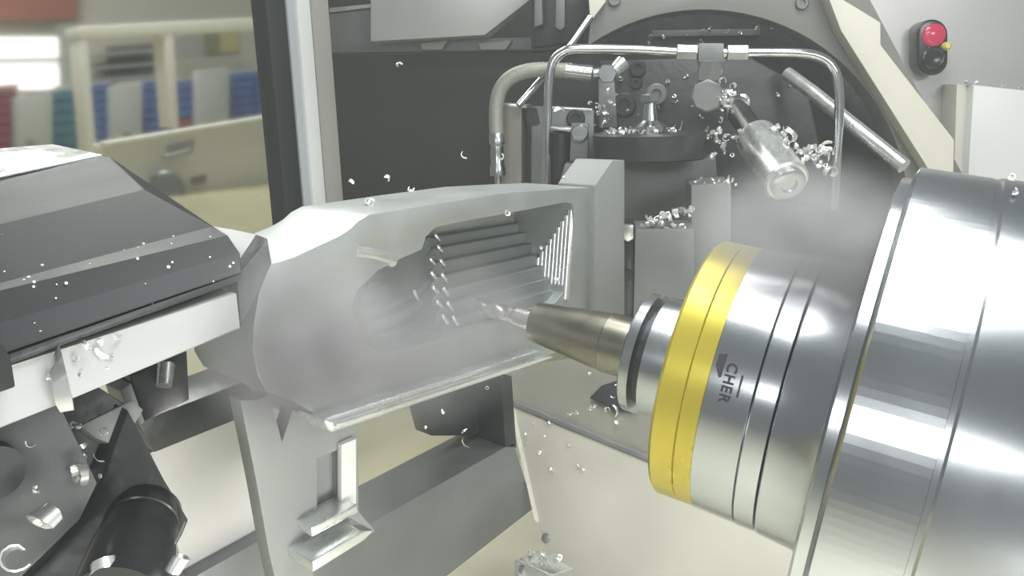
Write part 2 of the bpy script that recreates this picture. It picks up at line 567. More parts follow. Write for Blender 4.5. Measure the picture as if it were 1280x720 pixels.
# clamping tower at the right end of the workpiece
tw = thing('clamp_tower', 'plain grey metal tower holding the end of the workpiece', 'clamp', W(758, 395, 0.05))
mk('tower_body', pz([W(x, y, -0.004) for x, y in [(743.5, 232), (766, 200), (781, 200), (781, 400), (743.5, 396), (743.5, 330)]], YV * 0.03), M_RISER, tw, bevel=0.001)

# riser bracket with a window under the workpiece
rb = thing('riser_bracket', 'light grey riser bracket with an oblong window under the workpiece', 'bracket', W(395, 730, 0.03))
br = [(300, 500), (322, 500), (337, 492), (353, 552), (366, 512), (404, 530), (448, 530), (449, 640), (470, 664), (392, 714), (392, 760), (352, 760), (336, 690), (320, 600)]
mk('bracket_plate', holed([W(x, y, 0.012) for x, y in br], [[W(x, y, 0.012) for x, y in [(397, 574), (424, 562), (424, 632), (397, 650)]]], YV * 0.010, blind=0.6), M_RISER, rb, bevel=0.0008)
mk('window_lip', pz([W(x, y, 0.000) for x, y in [(389, 660), (446, 630), (448, 641), (390, 672)]], YV * 0.016), M_ALUB, rb, bevel=0.001)
mk('foot_ledge', pz([W(x, y, -0.008) for x, y in [(391, 702), (452, 664), (468, 663), (455, 676), (391, 716)]], YV * 0.022), M_ALUB, rb, bevel=0.001)
mk('window_rim', pz([W(x, y, 0.008) for x, y in [(427, 556), (446, 548), (446, 630), (427, 640)]], YV * 0.004), M_INSET, rb, bevel=0.001)

# ------------------------------------------------------------------ cradle frame under the workpiece
cf = thing('cradle_frame', 'dark grey machine cradle frame with a pale inset panel below the workpiece', 'frame', W(300, 760, 0.12))
YC = 0.115
def C(px, py, dy=0.0):
    return W(px, py, YC + dy)
mk('upper_bar', pz([C(*q) for q in [(172, 528), (330, 467), (345, 505), (193, 566)]], YV * 0.04), M_DARK, cf, bevel=0.001)
mk('lower_bar', pz([C(*q) for q in [(238, 724), (345, 664), (400, 690), (642, 553), (668, 635), (540, 735), (400, 800), (238, 800)]], YV * 0.05), M_MIDG, cf, bevel=0.001)
mk('inset_panel', pz([C(x, y, 0.012) for x, y in [(188, 566), (318, 510), (400, 470), (404, 640), (345, 670), (236, 730)]], YV * 0.01), M_INSET, cf)
mk('end_post', pz([C(*q) for q in [(626, 470), (640, 470), (646, 560), (632, 560)]], YV * 0.045), M_DARK, cf, bevel=0.001)
mk('shade_sheet', pz([C(x, y, 0.03) for x, y in [(520, 470), (636, 470), (634, 520), (590, 545), (540, 545)]], YV * 0.02), M_DARK, cf, bevel=0.001)  # dark sheet added for the shadow under the workpiece

# slanting stainless cover right of the frame, with a fold across it
q_a, q_b, q_c = P(633, 478, 0.76), P(692, 726, 0.62), P(815, 577, 0.645)
PN = (q_b - q_a).cross(q_c - q_a).normalized()
if PN.dot(CAM - q_a) < 0:
    PN = -PN
def PP(px, py, up=0.0):
    return onplane(px, py, q_a + PN * up, PN)
cv = thing('folded_cover', 'folded stainless cover sheet with a bright cut edge under the tool holder', 'cover', PP(800, 720))
mk('lower_sheet', pz([PP(*q) for q in [(640, 506), (815, 577), (1000, 652), (1000, 790), (705, 790), (671, 640)]], -PN * 0.003), M_COVER_LIT, cv)
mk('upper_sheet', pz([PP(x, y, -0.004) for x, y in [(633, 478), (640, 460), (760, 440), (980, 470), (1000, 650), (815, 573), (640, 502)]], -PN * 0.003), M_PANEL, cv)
mk('fold_lip', pz([PP(x, y, 0.002) for x, y in [(640, 507), (815, 579), (1000, 655), (1000, 647), (815, 571), (640, 499)]], -PN * 0.005), M_MIDG, cv, bevel=0.001)
mk('cut_edge', pz([PP(x, y, 0.003) for x, y in [(631, 478), (635, 478), (652, 560), (672, 650), (668, 650), (648, 560)]], -PN * 0.006), M_CREAM, cv)
mk('screw_head', lathe(PP(683, 673), PN, [(0, 0.004), (0.0015, 0.004), (0.0025, 0.0025), (0.0025, 0)], 14, caps=False), M_MIDG, cv)
mk('cut_out', pz([PP(x, y, 0.001) for x, y in [(737, 497), (752, 482), (770, 476), (790, 492), (792, 512), (770, 510)]], -PN * 0.002), M_DARK, cv)

sb = thing('corner_bracket', 'small bent metal bracket with a screw at the foot of the cover', 'bracket', P(670, 730, 0.58))
mk('bracket_face', pz([P(648, 703, 0.575), P(654, 702, 0.575), P(690, 722, 0.555), P(690, 760, 0.555), P(648, 760, 0.575)], YV * 0.004), M_ALUW, sb, bevel=0.0004)
mk('bracket_top', pz([P(648, 701, 0.575), P(690, 720, 0.555), P(716, 712, 0.575), P(672, 690, 0.60)], ZV * 0.0015), M_ALUB, sb, bevel=0.0004)
mk('bracket_screw', lathe(P(652, 712, 0.574), -YV, [(0, 0.003), (0.0015, 0.003), (0.0015, 0)], 12, caps=False), M_MIDG, sb)

# ------------------------------------------------------------------ black clamping head on the left
rp = [(65, 183, 0.475), (120, 194, 0.432), (137, 197, 0.425), (180, 237, 0.350), (265, 283, 0.340), (285, 294, 0.334), (300, 316, 0.326), (302, 341, 0.324), (290, 350, 0.37), (120, 300, 0.49)]
lp = [(-90, 200, 0.40), (-90, 243, 0.365), (-90, 250, 0.36), (-90, 302, 0.300), (-90, 378, 0.272), (-90, 385, 0.268), (-90, 430, 0.262), (-90, 474, 0.256), (-90, 480, 0.29), (-90, 330, 0.42)]
ch = thing('black_clamping_head', 'wet black clamping head with three sloping faces, beside the workpiece', 'clamp', P(130, 430, 0.3238))
def lerp3(a, b, t):
    return P(*a).lerp(P(*b), t)
mk('head_body', loft(bmesh.new(), [P(*q) for q in rp], [P(*q) for q in lp]), M_HEAD, ch, bevel=0.0005, smooth=10)
# bright top plate
mk('top_plate', loft(bmesh.new(), [P(66, 180, 0.475), P(128, 193, 0.430), P(128, 196, 0.430), P(66, 184, 0.475)], [P(-90, 192, 0.40), P(-90, 238, 0.365), P(-90, 242, 0.365), P(-90, 197, 0.40)]), M_ALUB, ch, bevel=0.0005)
mk('lower_lip', loft(bmesh.new(), [P(302, 342, 0.3230), P(298, 352, 0.3222), P(292, 356, 0.3400), P(290, 350, 0.3562)], [P(-90, 478, 0.2542), P(-90, 492, 0.2534), P(-90, 494, 0.2753), P(-90, 482, 0.2834)]), M_DARK, ch, bevel=0.0005)
# silver nose plate with the dark pointed jaw
jw = thing('pointed_jaw', 'silver jaw plate with a dark pointed tip against the workpiece end', 'clamp jaw', P(310, 400, 0.3319))
mk('jaw_plate', loft(bmesh.new(), [P(266, 282, 0.3441), P(288, 286, 0.3465), P(335, 296, 0.3481), P(332, 302, 0.3360), P(300, 345, 0.3319)], [p - ZV * 0.03 + YV * 0.01 for p in [P(266, 282, 0.3441), P(288, 286, 0.3465), P(335, 296, 0.3481), P(332, 302, 0.3360), P(300, 345, 0.3319)]]), M_ALUW, jw, bevel=0.0008)
mk('jaw_tip', pz([P(335, 298, 0.3343), P(340, 330, 0.3319), P(301, 411, 0.3222), P(296, 346, 0.3238)], YV * 0.016 + XV * 0.004), M_DARK, jw, bevel=0.0008)

# pale square bar under the clamping head
br_ = thing('square_bar', 'pale machined square bar below the black clamping head', 'bar', P(150, 490, 0.3076))
f_ = [P(-60, 478, 0.2574), P(20, 455, 0.2720), P(296, 366, 0.3214), P(301, 411, 0.3198), P(72, 506, 0.2785), P(-60, 560, 0.2526)]
mk('bar_body', pz(f_, YV * 0.018), M_ALUW, br_, bevel=0.0008)
mk('end_cap', pz([P(-60, 410, 0.2429), P(4, 432, 0.2574), P(14, 446, 0.2591), P(20, 484, 0.2591), P(-60, 512, 0.2429)], YV * 0.02), M_DARK, br_, bevel=0.0008)

# brackets and black drum in the lower corner
lc = thing('pivot_bracket', 'grey pivot bracket holding a black drum, littered with chips', 'bracket', P(80, 740, 0.36))
mk('bracket_arm', pz([P(-60, 520, 0.325), P(62, 476, 0.345), P(78, 512, 0.345), P(122, 604, 0.345), P(100, 650, 0.34), P(20, 728, 0.33), P(-60, 790, 0.32)], YV * 0.02), M_ARM, lc, bevel=0.001)
mk('recess_block', pz([P(68, 506, 0.366), P(120, 482, 0.372), P(168, 512, 0.38), P(162, 560, 0.378), P(122, 606, 0.37), P(92, 560, 0.366)], YV * 0.03), M_DARK, lc, bevel=0.001)
mk('recess_shelf', pz([P(100, 532, 0.362), P(165, 500, 0.372), P(180, 512, 0.374), P(150, 560, 0.368), P(120, 548, 0.364)], YV * 0.02 - ZV * 0.008), M_GREY, lc, bevel=0.001)
mk('triangle_plate', pz([P(160, 512, 0.366), P(206, 600, 0.366), P(236, 650, 0.366), P(228, 668, 0.366), P(160, 790, 0.35), P(-40, 790, 0.335), P(60, 700, 0.345), P(126, 604, 0.358)], YV * 0.015), M_DARK, lc, bevel=0.001)
mk('pivot_hole', cyl(P(-6, 592, 0.322), P(-6, 592, 0.322) + YV * 0.01, 0.0115, n=36), M_RUBBER, lc)
dr0, dr1 = P(186, 632, 0.372), P(150, 735, 0.325)
lathe_ax = dr1 - dr0
drum = mk('pivot_drum', lathe(dr0, lathe_ax, [(0, 0), (0, 0.010), (0.001, 0.013), (0.004, 0.0155), (0.014, 0.0165), (0.0145, 0.0158), (0.017, 0.0158), (0.0175, 0.0165), (0.03, 0.017), (0.0305, 0.0178), (0.033, 0.0178), (0.06, 0.018), (0.06, 0)], 48, caps=False), M_BLACK, lc)
mk('drum_rim', tube(catmull([P(231, 652, 0.352), P(222, 672, 0.348), P(205, 698, 0.344), P(183, 722, 0.340), P(165, 745, 0.336)]), 0.0006, 8), M_GREY, lc)
cb = thing('cube_stop', 'dark cube stop block between the pale bar and the cradle frame', 'block', P(200, 530, 0.41))
mk('stop_body', pz([P(162, 470, 0.405), P(234, 438, 0.415), P(237, 500, 0.415), P(180, 528, 0.405)], YV * 0.022), M_BLACK, cb, bevel=0.001)
mk('stop_plate', pz([P(150, 488, 0.402), P(164, 478, 0.404), P(182, 528, 0.404), P(172, 532, 0.402), P(156, 505, 0.402)], YV * 0.02), M_GREY, cb, bevel=0.001)
mk('stop_pin', cyl(P(208, 455, 0.408), P(205, 482, 0.403), 0.0042, n=14), M_ALUB, cb)

# ------------------------------------------------------------------ back of the machine: housing with the round opening
def circ(cx, cy, r, a0, a1, n, dist):
    return [Bp(cx + r * math.cos(math.radians(a0 + (a1 - a0) * i / n)), cy - r * math.sin(math.radians(a0 + (a1 - a0) * i / n)), dist) for i in range(n + 1)]
DH = 1.0
hs = thing('rotary_table_housing', 'grey housing plate with a large round opening behind the clamps', 'machine housing', Bp(1000, 560, DH))
arc = circ(880, 268, 256, 124.5, -40, 40, DH)
pts = [Bp(x, y, DH) for x, y in [(1076, 520), (1260, 520), (1210, 230), (1056, -60), (752, -60), (738, 28)]] + arc
mk('housing_plate', pz(pts, NV * 0.05), M_PLATE, hs, bevel=0.001)
bmx = bmesh.new()
prism(bmx, [Bp(1014, -60, DH - 0.035), Bp(1055, -60, DH - 0.035), Bp(1055, 0, DH - 0.035), Bp(1101, 28, DH - 0.035), Bp(1101, 56, DH - 0.035), Bp(1193, 175, DH - 0.035), Bp(1191, 260, DH - 0.035), Bp(1051, 38, DH - 0.035)], NV * 0.034)
mk('edge_strip', bmx, M_CREAM, hs, bevel=0.0015)
mk('corner_gusset', pz([Bp(x, y, DH - 0.02) for x, y in [(733, -40), (757, -40), (757, 2), (738, 27)]], NV * 0.03), M_CREAM, hs, bevel=0.001)
for x, y in ((1002, 4), (768, 0)):
    socket_screw(hs, 'housing_screw', Bp(x, y, DH - 0.0005), -NV, 0.0075, M_MIDG)
tt = thing('turntable', 'dark round turntable face seen inside the housing opening', 'turntable', Bp(880, 480, 1.10))
mk('turntable_face', cyl(Bp(880, 268, 1.14), Bp(880, 268, 1.14) + NV * 0.04, 0.312, n=72), M_DARK, tt, bevel=0.002)
for q in range(5):
    a = math.radians(200 - q * 50)
    p = Bp(880, 268, 1.14) + (TV * math.cos(a) + ZV * math.sin(a)) * 0.285
    socket_screw(tt, 'turntable_screw', p, -NV, 0.008, M_MIDG)
tsl = mk('turntable_slot', pz([Bp(x, y, 1.134) for x, y in [(815, 38), (950, 36), (950, 44), (815, 46)]], NV * 0.006), M_MIDG, tt, bevel=0.001)

# overhead sheet-metal box and hanging bracket at the top
ov = mk('overhead_box', pz([Bp(x, y, 1.15) for x, y in [(463, -60), (740, -60), (606, 44), (463, 52)]], NV * 0.045), M_WALL, bevel=0.002)
tag(ov, 'pale slanted sheet metal box hanging at the top of the machine', 'machine cover')
orl = thing('overhead_rail', 'dark overhead rail with pale clips under the slanted box', 'rail', Bp(560, 60, 1.16))
mk('rail_bar', pz([Bp(x, y, 1.20) for x, y in [(412, 18), (463, 12), (463, 50), (700, 46), (700, 62), (412, 66)]], NV * 0.08), M_MIDG, orl, bevel=0.001)
mk('rail_highlight', pz([Bp(x, y, 1.195) for x, y in [(412, 10), (463, 5), (463, 9), (412, 15)]], NV * 0.004), M_ALUB, orl)  # bright strip put in as the highlight along the rail's top edge
for xa, xb in ((525, 560), (598, 640)):
    mk('rail_clip', pz([Bp(x, y, 1.185) for x, y in [(xa, 54), (xb, 50), (xb - 8, 62), (xa + 3, 62)]], NV * 0.012), M_ALUW, orl, bevel=0.001)
hb_ = thing('hanging_bracket', 'dark hanging bracket with a pale tab beside the housing', 'bracket', Bp(690, 50, 1.05))
mk('bracket_plate', pz([Bp(x, y, 1.08) for x, y in [(664, -60), (735, -60), (735, 20), (716, 52), (664, 60)]], NV * 0.03), M_DARK, hb_, bevel=0.001)
mk('bracket_tab', pz([Bp(x, y, 1.06) for x, y in [(695, -10), (706, -10), (706, 34), (700, 38), (694, 34)]], NV * 0.018), M_GREY, hb_, bevel=0.001)
mk('bracket_web', pz([Bp(x, y, 1.05) for x, y in [(668, -60), (676, -60), (678, 30), (668, 34)]], NV * 0.028), M_MIDG, hb_, bevel=0.001)

# coolant tubes and hoses
dt = 0.84
ct = thing('coolant_tube', 'bent chrome coolant tube arching over the clamping blocks', 'pipe', Bp(683, 236, dt))
path = [Bp(x, y, dt) for x, y in [(681, 245), (683, 190), (685, 130), (687, 95), (692, 76), (704, 65), (722, 61), (790, 62), (870, 66), (950, 66), (1005, 67), (1030, 74), (1043, 88), (1048, 108), (1049, 140), (1046, 190), (1042, 262)]]
mk('tube_run', tube(catmull(path, 6), 0.0047, 16), M_CHROME, ct, smooth=60)
for x, y, x2, y2, r in ((845, 65, 872, 66, 0.008), (908, 66, 935, 66, 0.008)):
    mk('compression_nut', cyl(Bp(x, y, dt), Bp(x2, y2, dt), r, n=6, ch=0.001), M_STEEL, ct)
mk('tee_block', pz([Bp(x, y, dt - 0.008) for x, y in [(873, 54), (905, 54), (905, 78), (873, 78)]], NV * 0.016), M_MIDG, ct, bevel=0.001)

nz = thing('branch_valve', 'steel branch valve with a round knob hanging from the chrome tube', 'valve', Bp(886, 138, dt))
mk('valve_stem', cyl(Bp(889, 82, dt), Bp(888, 100, dt), 0.006, n=16), M_STEEL, nz)
mk('hex_nut', cyl(Bp(888, 76, dt), Bp(886, 102, dt), 0.0125, n=6, ch=0.001), M_GREY, nz)
mk('round_knob', cyl(Bp(884, 120, dt - 0.015), Bp(884, 120, dt + 0.012), 0.0165, n=8, ch=0.002), M_GREY, nz)
mk('side_outlet', cyl(Bp(898, 122, dt), Bp(916, 120, dt), 0.009, n=14, ch=0.001), M_STEEL, nz)

ho = thing('braided_hose', 'pale braided hose bending from the pipe fitting down past the grey bracket', 'hose', Bp(621, 232, 0.862))
path = [Bp(x, y, 0.862) for x, y in [(621, 172), (620, 150), (621, 128), (626, 111), (637, 98), (654, 90), (676, 87), (705, 88), (715, 88)]]
mk('hose_run', tube(catmull(path, 10), 0.0078, 18, ripple=0.03), M_BRAID, ho, smooth=60)
mk('crimp_sleeve', cyl(Bp(706, 88, 0.862), Bp(741, 92, 0.862), 0.0082, n=20, ch=0.001), M_STEEL, ho)
mk('crimp_sleeve', lathe(Bp(621, 166, 0.862), -ZV, [(0, 0.0075), (0.002, 0.0088), (0.012, 0.0088), (0.014, 0.007), (0.02, 0.0075), (0.034, 0.0075), (0.038, 0.009), (0.046, 0.009), (0.048, 0.004), (0.085, 0.004), (0.085, 0)], 20, caps=True), M_STEEL, ho)
mk('swivel_nut', cyl(Bp(742, 92, 0.862), Bp(752, 92, 0.862), 0.0060, n=12), M_STEEL, ho)
ef = thing('elbow_fitting', 'hexagonal steel elbow fitting at the end of the braided hose', 'pipe fitting', Bp(760, 102, 0.862))
mk('elbow_body', cyl(Bp(759, 92, 0.847), Bp(759, 92, 0.877), 0.0105, n=6, ch=0.001), M_STEEL, ef)
mk('elbow_neck', cyl(Bp(765, 92, 0.862), Bp(778, 80, 0.872), 0.0065, 0.009, n=14), M_ALUB, ef)
lr = mk('lance_rod', tube([Bp(738, 22, 0.92), Bp(716, 54, 0.90), Bp(648, 132, 0.86)], 0.0036, 12), M_CHROME)
tag(lr, 'thin straight coolant lance slanting down behind the braided hose', 'rod')

# clamping blocks
db = 0.88
gb = thing('grey_bracket', 'brown grey bracket block with a bright upper edge behind the hose', 'bracket', Bp(645, 240, db))
mk('bracket_block', pz([Bp(x, y, db) for x, y in [(628, 132), (652, 134), (652, 250), (626, 250)]], NV * 0.06), M_BRONZE, gb, bevel=0.001)
mk('bright_edge', pz([Bp(x, y, db - 0.001) for x, y in [(628, 129), (658, 131), (658, 135), (628, 133)]], NV * 0.06), M_ALUB, gb, bevel=0.0003)
sbk = thing('screwed_clamp_block', 'steel clamp block with two socket screws beside the chrome tube', 'clamp', Bp(700, 240, db))
mk('block_body', pz([Bp(x, y, db + 0.02) for x, y in [(664, 133), (742, 138), (742, 240), (664, 240)]], NV * 0.06), M_MIDG, sbk, bevel=0.001)
mk('block_edge', pz([Bp(x, y, db + 0.018) for x, y in [(688, 133), (740, 136), (740, 139), (688, 136)]], NV * 0.05), M_ALUB, sbk, bevel=0.0003)
mk('screw_plate', pz([Bp(x, y, db - 0.006) for x, y in [(714, 154), (735, 154), (735, 200), (712, 202)]], NV * 0.026), M_GREY, sbk, bevel=0.001)
socket_screw(sbk, 'socket_screw', Bp(725, 166, db - 0.006), -NV, 0.0095, M_STEEL)
socket_screw(sbk, 'socket_screw', Bp(720, 148, db + 0.020), -NV, 0.0105, M_DARK)
mk('guide_pin', cyl(Bp(700, 166, db + 0.008), Bp(700, 230, db + 0.008), 0.011, n=24), M_BLACK, sbk)
mk('pin_collar', cyl(Bp(690, 161, db + 0.004), Bp(714, 162, db + 0.004), 0.004, n=14), M_STEEL, sbk)
mk('foot_plate', pz([Bp(x, y, db - 0.03) for x, y in [(706, 205), (765, 208), (760, 226), (700, 226)]], NV * 0.05), M_GREY, sbk, bevel=0.001)
mk('dark_port', cyl(Bp(668, 146, db + 0.0195), Bp(668, 146, db + 0.03), 0.010, n=20), M_RUBBER, sbk)

dk = thing('dark_clamp_disc', 'thick dark clamp disc strewn with bright chips', 'clamp', Bp(812, 202, 0.80))
c0 = Bp(812, 182, 0.855)
mk('disc_body', lathe(c0 - ZV * 0.014, ZV, [(0, 0), (0, 0.057), (0.002, 0.060), (0.026, 0.060), (0.028, 0.058), (0.028, 0)], 48, caps=False), M_DARK, dk)
mk('disc_hub', lathe(c0 + ZV * 0.0141, ZV, [(0, 0.018), (0.006, 0.018), (0.008, 0.014), (0.012, 0.009), (0.03, 0.006), (0.03, 0)], 24, caps=True), M_STEEL, dk)
hubnut = mk('hub_nut', cyl(c0 + ZV * 0.0445, c0 + ZV * 0.053, 0.011, n=6, ch=0.0008), M_STEEL, dk)
cbk = thing('rear_clamp_body', 'big dark clamp body with round ports behind the clamp disc', 'clamp', Bp(820, 240, 0.95))
mk('clamp_body', pz([Bp(x, y, 0.95) for x, y in [(748, 76), (935, 70), (1010, 110), (1040, 250), (1030, 320), (748, 320)]], NV * 0.10), M_DARK, cbk, bevel=0.003)
for x, y, r, m_ in ((820, 118, 0.0125, M_MIDG), (780, 131, 0.014, M_DARK), (797, 86, 0.0095, M_DARK), (795, 104, 0.007, M_DARK)):
    socket_screw(cbk, 'round_port', Bp(x, y, 0.9495), -NV, r, m_)
mk('side_ridge', pz([Bp(x, y, 0.94) for x, y in [(748, 96), (768, 96), (772, 160), (748, 160)]], NV * 0.009), M_MIDG, cbk, bevel=0.002)
mk('column', pz([Bp(x, y, 0.90) for x, y in [(775, 196), (895, 196), (905, 330), (775, 330)]], NV * 0.049), M_MIDG, cbk, bevel=0.002)

ic = thing('inclined_cylinder', 'bright inclined clamping cylinder crusted with chips', 'cylinder', Bp(975, 250, 0.78))
ia, ib = Bp(945, 172, 0.84), Bp(984, 228, 0.765)
idr = (ib - ia).normalized()
mk('cylinder_body', cyl(ia, ib, 0.021, n=28, ch=0.002), M_ALUB, ic)
mk('end_cap', lathe(ib, idr, [(0, 0.0165), (0.004, 0.0165), (0.006, 0.014), (0.006, 0.008), (0.003, 0.007), (0.003, 0)], 28, caps=False), M_STEEL, ic)
ja = ia - idr * 0.062
mk('piston_rod', cyl(ja, ia, 0.0125, n=20), M_DARK, ic)
mk('rod_eye', cyl(ja - TV * 0.012, ja + TV * 0.012, 0.012, n=20, ch=0.001), M_MIDG, ic)
dr = mk('diagonal_rod', tube([Bp(984, 92, 0.93), Bp(1015, 115, 0.90), Bp(1060, 152, 0.86), Bp(1130, 208, 0.81)], 0.0075, 16), M_ALUB)
tag(dr, 'bright diagonal rod running down to the spindle behind the chrome tube', 'rod')

# grey blocks behind the spindle nose
g1_ = thing('stepped_block', 'grey stepped block heaped with chips behind the tool holder', 'block', Bp(830, 400, 0.74))
mk('front_block', pz([Bp(x, y, 0.74) for x, y in [(794, 288), (868, 286), (868, 420), (791, 420)]], NV * 0.06), M_GREY, g1_, bevel=0.0012)
mk('rear_block', pz([Bp(x, y, 0.77) for x, y in [(864, 232), (914, 228), (914, 420), (864, 420)]], NV * 0.06), M_GREY, g1_, bevel=0.0012)
mk('slot_strip', pz([Bp(x, y, 0.745) for x, y in [(777, 282), (793, 282), (793, 420), (776, 420)]], NV * 0.05), M_BLACK, g1_, bevel=0.001)
mk('slot_key', pz([Bp(x, y, 0.735) for x, y in [(779, 281), (792, 281), (792, 299), (785, 303), (779, 299)]], NV * 0.009), M_ALUB, g1_, bevel=0.002)
mk('slot_stud', cyl(Bp(785, 345, 0.738), Bp(785, 345, 0.75), 0.005, n=12), M_DARK, g1_)
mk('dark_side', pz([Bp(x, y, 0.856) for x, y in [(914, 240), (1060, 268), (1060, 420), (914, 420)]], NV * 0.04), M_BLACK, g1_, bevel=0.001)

# ------------------------------------------------------------------ push button box and cover on the right wall
pb = thing('push_button_box', 'black oval push button box with a glowing red button on the wall', 'switch', Bp(1165, 95, 1.16))
def oval(cx, cy, hw, hh, dist, n=14):
    ps = []
    r = hw
    for i in range(n + 1):
        a = math.pi * i / n
        ps.append((cx + r * math.cos(a), cy - (hh - r) - r * math.sin(a)))
    for i in range(n + 1):
        a = math.pi + math.pi * i / n
        ps.append((cx + r * math.cos(a), cy + (hh - r) - r * math.sin(a)))
    return [Bp(x, y, dist) for x, y in ps]
mk('housing', pz(oval(1166, 59, 19, 35, 1.185), NV * 0.035), M_GLOSSB, pb, bevel=0.003, segs=3)
lens = mk('red_lens', lathe(Bp(1167, 44, 1.185), -NV, [(0, 0.0150), (0.002, 0.0150), (0.004, 0.0125), (0.0055, 0.007), (0.006, 0)], 28, caps=True), M_RED, pb)
mk('black_button', lathe(Bp(1167, 72, 1.185), -NV, [(0, 0.0155), (0.003, 0.0155), (0.004, 0.013), (0.0028, 0.0105), (0.0028, 0)], 28, caps=True), M_GLOSSB, pb)
mk('yellow_tag', lathe(Bp(1182, 58, 1.184), -NV, [(0, 0.006), (0.006, 0.0055), (0.009, 0.003), (0.009, 0)], 14, caps=True), M_YTAG, pb)

rc = thing('wall_cover_box', 'white wall cover box with chips along its top', 'machine cover', Bp(1250, 300, 1.16))
mk('cover_face', pz([Bp(x, y, 1.15) for x, y in [(1217, 106), (1420, 128), (1420, 420), (1198, 420)]], NV * 0.069), M_WHITEP, rc, bevel=0.002)
mk('cover_flange', pz([Bp(x, y, 1.17) for x, y in [(1196, 105), (1219, 108), (1206, 420), (1186, 420)]], NV * 0.049), M_CREAM, rc, bevel=0.001)

# ------------------------------------------------------------------ window to the workshop
YP_ = 0.98
def G(px, py, dy=0.0):
    return Yp(px, py, YP_ + dy)
def plumb(px, py, dy, z):
    p = G(px, py, dy); return Vector((p.x, p.y, z))
def upright(pxa, pxb, dy, dep, pyr=150, z0=0.95, z1=1.95):
    A_, B_ = G(pxa, pyr, dy), G(pxb, pyr, dy)
    return pz([Vector((A_.x, A_.y, z0)), Vector((B_.x, B_.y, z0)), Vector((B_.x, B_.y, z1)), Vector((A_.x, A_.y, z1))], YV * dep)
wf = mk('window_1', upright(383, 400, 0.0, 0.05), M_WHITEP, bevel=0.004)
struct(wf)
mk('frame_bead', upright(371, 383, 0.004, 0.04), M_BEAD, wf, bevel=0.004)
mk('frame_flange', upright(400, 422, 0.012, 0.03), M_FLANGE, wf, bevel=0.003)
mk('rubber_seal', upright(346, 370, 0.006, 0.04), M_RUBBER, wf, bevel=0.004)
mg = bpy.data.materials.new('wet_window_glass'); mg.use_nodes = True
b = mg.node_tree.nodes['Principled BSDF']
b.inputs['Base Color'].default_value = (0.94, 0.97, 0.95, 1); b.inputs['Roughness'].default_value = 0.15
b.inputs['Transmission Weight'].default_value = 1.0; b.inputs['IOR'].default_value = 1.08
A_, B_ = G(-260, 150, 0.02), G(350, 150, 0.02)
gl = pz([Vector((A_.x, A_.y, 0.95)), Vector((B_.x, B_.y, 0.95)), Vector((B_.x, B_.y, 1.95)), Vector((A_.x, A_.y, 1.95))], YV * 0.006)
mk('window_pane', gl, mg, wf)

# ------------------------------------------------------------------ the workshop beyond the window
M_BLUE = mat('blue_bin_plastic', (0.05, 0.10, 0.30), 0.4)
M_TEAL = mat('teal_bin_plastic', (0.04, 0.13, 0.19), 0.4)
M_WINE = mat('dark_red_bin_plastic', (0.22, 0.05, 0.07), 0.4)
M_CAB = mat('grey_cabinet_paint', (0.34, 0.35, 0.33), 0.5)
M_WSF = mat('yellowish_workshop_floor', (0.42, 0.39, 0.24), 0.25, 0.0, 0.1, 3)
M_WSW = mat('workshop_wall_paint', (0.55, 0.54, 0.46), 0.7)
M_BRICK = mat('red_brown_cabinet', (0.38, 0.15, 0.11), 0.5)
M_LITP = mat('lit_window', (0.9, 0.88, 0.86), 0.6, emit=((1.0, 0.95, 0.93), 1.1))
yk = 2.4
zfl = Yp(345, 228, yk).z
f2 = bmesh.new()
prism(f2, [Vector((-4, 1.05, zfl)), Vector((5, 1.05, zfl)), Vector((5, 7, zfl)), Vector((-4, 7, zfl))], Vector((0, 0, -0.05)))
struct(mk('floor', f2, M_WSF))
struct(mk('wall_workshop', pz([Yp(-500, -300, 5.5), Yp(700, -300, 5.5), Yp(700, 330, 5.5), Yp(-500, 330, 5.5)], YV * 0.05), M_WSW))
lw = struct(mk('window_2', pz([Yp(-160, 46, 5.0), Yp(74, 46, 5.0), Yp(78, 112, 5.0), Yp(-160, 114, 5.0)], YV * 0.05), M_LITP))
mk('window_bar', pz([Yp(-160, 76, 4.97), Yp(76, 72, 4.97), Yp(76, 76, 4.97), Yp(-160, 80, 4.97)], YV * 0.02), M_CAB, lw)
mk('window_frame', pz([Yp(74, 30, 4.97), Yp(98, 30, 4.97), Yp(100, 118, 4.97), Yp(77, 118, 4.97)], YV * 0.06), M_CAB, lw)
lamp('workshop_lamp', (1.0, 2.9, 3.4), (0.9, 2.9, 1.0), 2.2, 0.8, 105, (1, 0.99, 0.94))

cn = thing('machine_counter', 'cream machine housing with a white pull handle beyond the window', 'machine', Yp(240, 240, yk))
mk('counter_body', pz([Yp(x, y, yk) for x, y in [(134, 181), (400, 137), (400, 222), (232, 250), (146, 262)]], YV * 0.12), M_CREAM, cn, bevel=0.01)
mk('counter_edge', pz([Yp(x, y, yk - 0.02) for x, y in [(132, 178), (400, 134), (400, 139), (135, 184)]], YV * 0.06), M_CREAM, cn, bevel=0.006)
mk('handle_recess', pz([Yp(x, y, yk - 0.01) for x, y in [(210, 182), (244, 174), (242, 190), (212, 197)]], YV * 0.02), M_CAB, cn, bevel=0.005)
mk('pull_handle', pz([Yp(x, y, yk - 0.05) for x, y in [(207, 194), (240, 186), (240, 192), (207, 199)]], YV * 0.03), M_ALUW, cn, bevel=0.005)
mk('latch_plate', pz([Yp(x, y, yk - 0.008) for x, y in [(240, 222), (258, 218), (258, 228), (241, 231)]], YV * 0.02), M_BRONZE, cn, bevel=0.003)
mk('round_cover', cyl(Yp(208, 234, yk - 0.06), Yp(208, 234, yk - 0.005), 0.05, n=28, ch=0.008), M_MIDG, cn)

